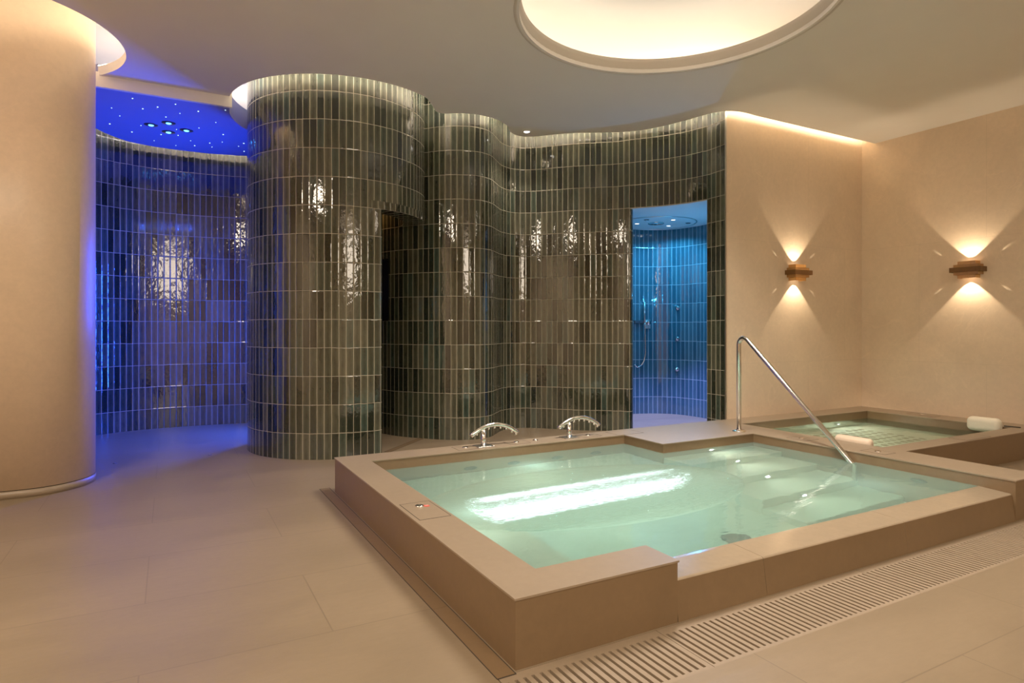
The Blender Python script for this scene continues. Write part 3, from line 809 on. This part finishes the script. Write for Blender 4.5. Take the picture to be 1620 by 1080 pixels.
# ------------------------------------------------------------------ shower fittings
ZS = ZD-.003
for i, (u, v) in enumerate(((5.859, 6.275), (6.15, 6.68), (5.641, 6.747))):
    t = downlight((u, v, ZS), .042, M['lamp_cool'], M['white'], 'bright shower ceiling downlight '+('nearest the doorway', 'deepest to the right', 'deepest to the left')[i], 'bright downlights in the shower ceiling')
    spot('shower_lamp', (u, v, ZS-.03), (0, 0, -1), 26, (.06, .50, 1), 150, .5, .03)
for i, (u, v) in enumerate(((5.549, 6.445), (6.22, 6.374))):
    t = thing('ceiling_nozzle', 'small dark nozzle in the shower ceiling, '+('left one', 'right one')[i], 'nozzle', (u, v, ZS))
    bm = bmesh.new(); lathe(bm, [(.035, 0), (.035, -.006), (.02, -.01), (0, -.01)], 20); link('body', bm, M['darksteel'], t, True)
    bm = bmesh.new(); lathe(bm, [(.012, -.01), (.009, -.02), (0, -.02)], 14); link('tip', bm, M['steel'], t, True)
rs = thing('rain_shower', 'round recessed rain shower panel in the shower ceiling', 'shower head', (5.85, 6.60, ZS))
bm = bmesh.new(); lathe(bm, [(.53, -.001), (.53, -.006), (.545, -.006), (.545, -.001)], 64); link('ring', bm, M['steel'], rs, True)
bm = bmesh.new(); lathe(bm, [(0, -.012), (.10, -.012), (.11, -.008), (.11, 0)], 32); link('spray_plate', bm, M['chrome'], rs, True)
point('shower_fill', (5.75, 5.75, 1.7), 14, (.03, .42, 1), 0)  # added blue fill without a fitting, out of the sight line
spot('shower_floor_fill', (5.8, 6.35, 2.1), (0, 0, -1), 380, (.26, .28, 1), 62, .6, 0)  # added spot in mid-air, brightens the shower floor

def wall_at(px, z_guess, path):
    """point where the camera's bearing through column px meets a plan path"""
    b = (px-CX)/F; du, dv = b*cs+sn, -b*sn+cs
    best = None
    for p, q in zip(path, path[1:]):
        s1_ = du*p[1]-dv*p[0]; s2_ = du*q[1]-dv*q[0]
        if s1_*s2_ <= 0 and s1_ != s2_:
            k = s1_/(s1_-s2_); x = p[0]+(q[0]-p[0])*k; y = p[1]+(q[1]-p[1])*k
            d_ = math.hypot(x, y)
            if best is None or d_ > best[0]: best = (d_, x, y, b)
    return best
def fit_at(px, py):
    b = wall_at(px, 0, jamb); Y = b[1]*sn+b[2]*cs
    return Vector((b[1], b[2], H-(py-CY)*Y/F))
ctr = Vector((5.85, 6.5, 0))
def inward(p):
    d = ctr-Vector((p.x, p.y, 0)); return d.normalized()
for i, (x, y) in enumerate(((1072, 487), (1071.5, 535.5), (1071, 584))):
    p = fit_at(x, y); n = inward(p)
    t = thing('body_jet', ('topmost', 'middle', 'lowest')[i]+' of the three chrome body jets on the shower wall', 'shower jet', p, math.atan2(n.y, n.x), 'body jets in the shower')
    bm = bmesh.new(); cyl(bm, (.006, 0, 0), .030, .012, 20, axis='X'); link('flange', bm, M['steel'], t, True)
    bm = bmesh.new(); cyl(bm, (.022, 0, 0), .020, .024, 18, axis='X'); cyl(bm, (.04, 0, 0), .014, .014, 18, axis='X'); link('nozzle', bm, M['chrome'], t, True)
p0 = fit_at(1013, 510); n = inward(p0); az = math.atan2(n.y, n.x)
hs = thing('hand_shower', 'chrome hand shower with valve and looping hose in the blue shower', 'shower', p0, az)
# local x = out of wall, y = along wall (positive to photo left)
def loc(px, py, out=.03):
    p = fit_at(px, py)-p0; c_, s_ = math.cos(-az), math.sin(-az)
    return Vector((p.x*c_-p.y*s_+out, p.x*s_+p.y*c_, p.z))
v0 = loc(1024, 512)
bm = bmesh.new(); box(bm, -.0, .02, v0.y-.045, v0.y+.045, v0.z-.07, v0.z+.06, .006, 2); link('valve_plate', bm, M['steel'], hs)
bm = bmesh.new(); cyl(bm, (.045, v0.y, v0.z+.02), .032, .05, 24, axis='X'); link('valve_handle', bm, M['chrome'], hs, True)
a = loc(1018, 509); b_ = loc(1003, 509)
bm = bmesh.new(); box(bm, .0, .04, min(a.y, b_.y), max(a.y, b_.y), a.z-.022, a.z+.022, .006, 2); link('holder', bm, M['darksteel'], hs)
bm = bmesh.new(); c0 = loc(1017.5, 478, .05); c1_ = loc(1017.5, 511, .05); tube(bm, [c0, (c0+c1_)/2, c1_], .012, 12); link('hand_spray', bm, M['steel'], hs, True)
hp = [loc(x, y, .06) for x, y in ((1017.5, 511), (1018, 530), (1018.5, 548), (1018.3, 560), (1016, 570), (1012, 577), (1007, 580), (1003.5, 578.5), (1001.5, 576))]
hose = []
for i in range(len(hp)-1):
    for k in range(4):
        t_ = k/4; g0, g1, g2, g3 = hp[max(i-1, 0)], hp[i], hp[i+1], hp[min(i+2, len(hp)-1)]
        hose.append(.5*((2*g1)+(g2-g0)*t_+(2*g0-5*g1+4*g2-g3)*t_*t_+(3*g1-g0-3*g2+g3)*t_**3))
hose.append(hp[-1])
bm = bmesh.new(); tube(bm, hose, .009, 10); link('hose', bm, M['chrome'], hs, True)

# ------------------------------------------------------------------ world, camera
wd = bpy.data.worlds.new('World'); SC.world = wd; wd.use_nodes = True
wd.node_tree.nodes['Background'].inputs[0].default_value = (1, .85, .7, 1)
wd.node_tree.nodes['Background'].inputs[1].default_value = .05
cam = bpy.data.cameras.new('camera'); co = bpy.data.objects.new('camera', cam); COL.objects.link(co)
co.location = (0, 0, H); co.rotation_euler = (PI/2, 0, -YAW)
cam.sensor_width = 36; cam.lens = F/1620*36; cam.shift_y = -(540-CY)/1620; cam.clip_start = .05
SC.camera = co
SC.view_settings.view_transform = 'Standard'
SC.view_settings.look = 'None'
SC.view_settings.exposure = .52
SC.view_settings.gamma = 1.15
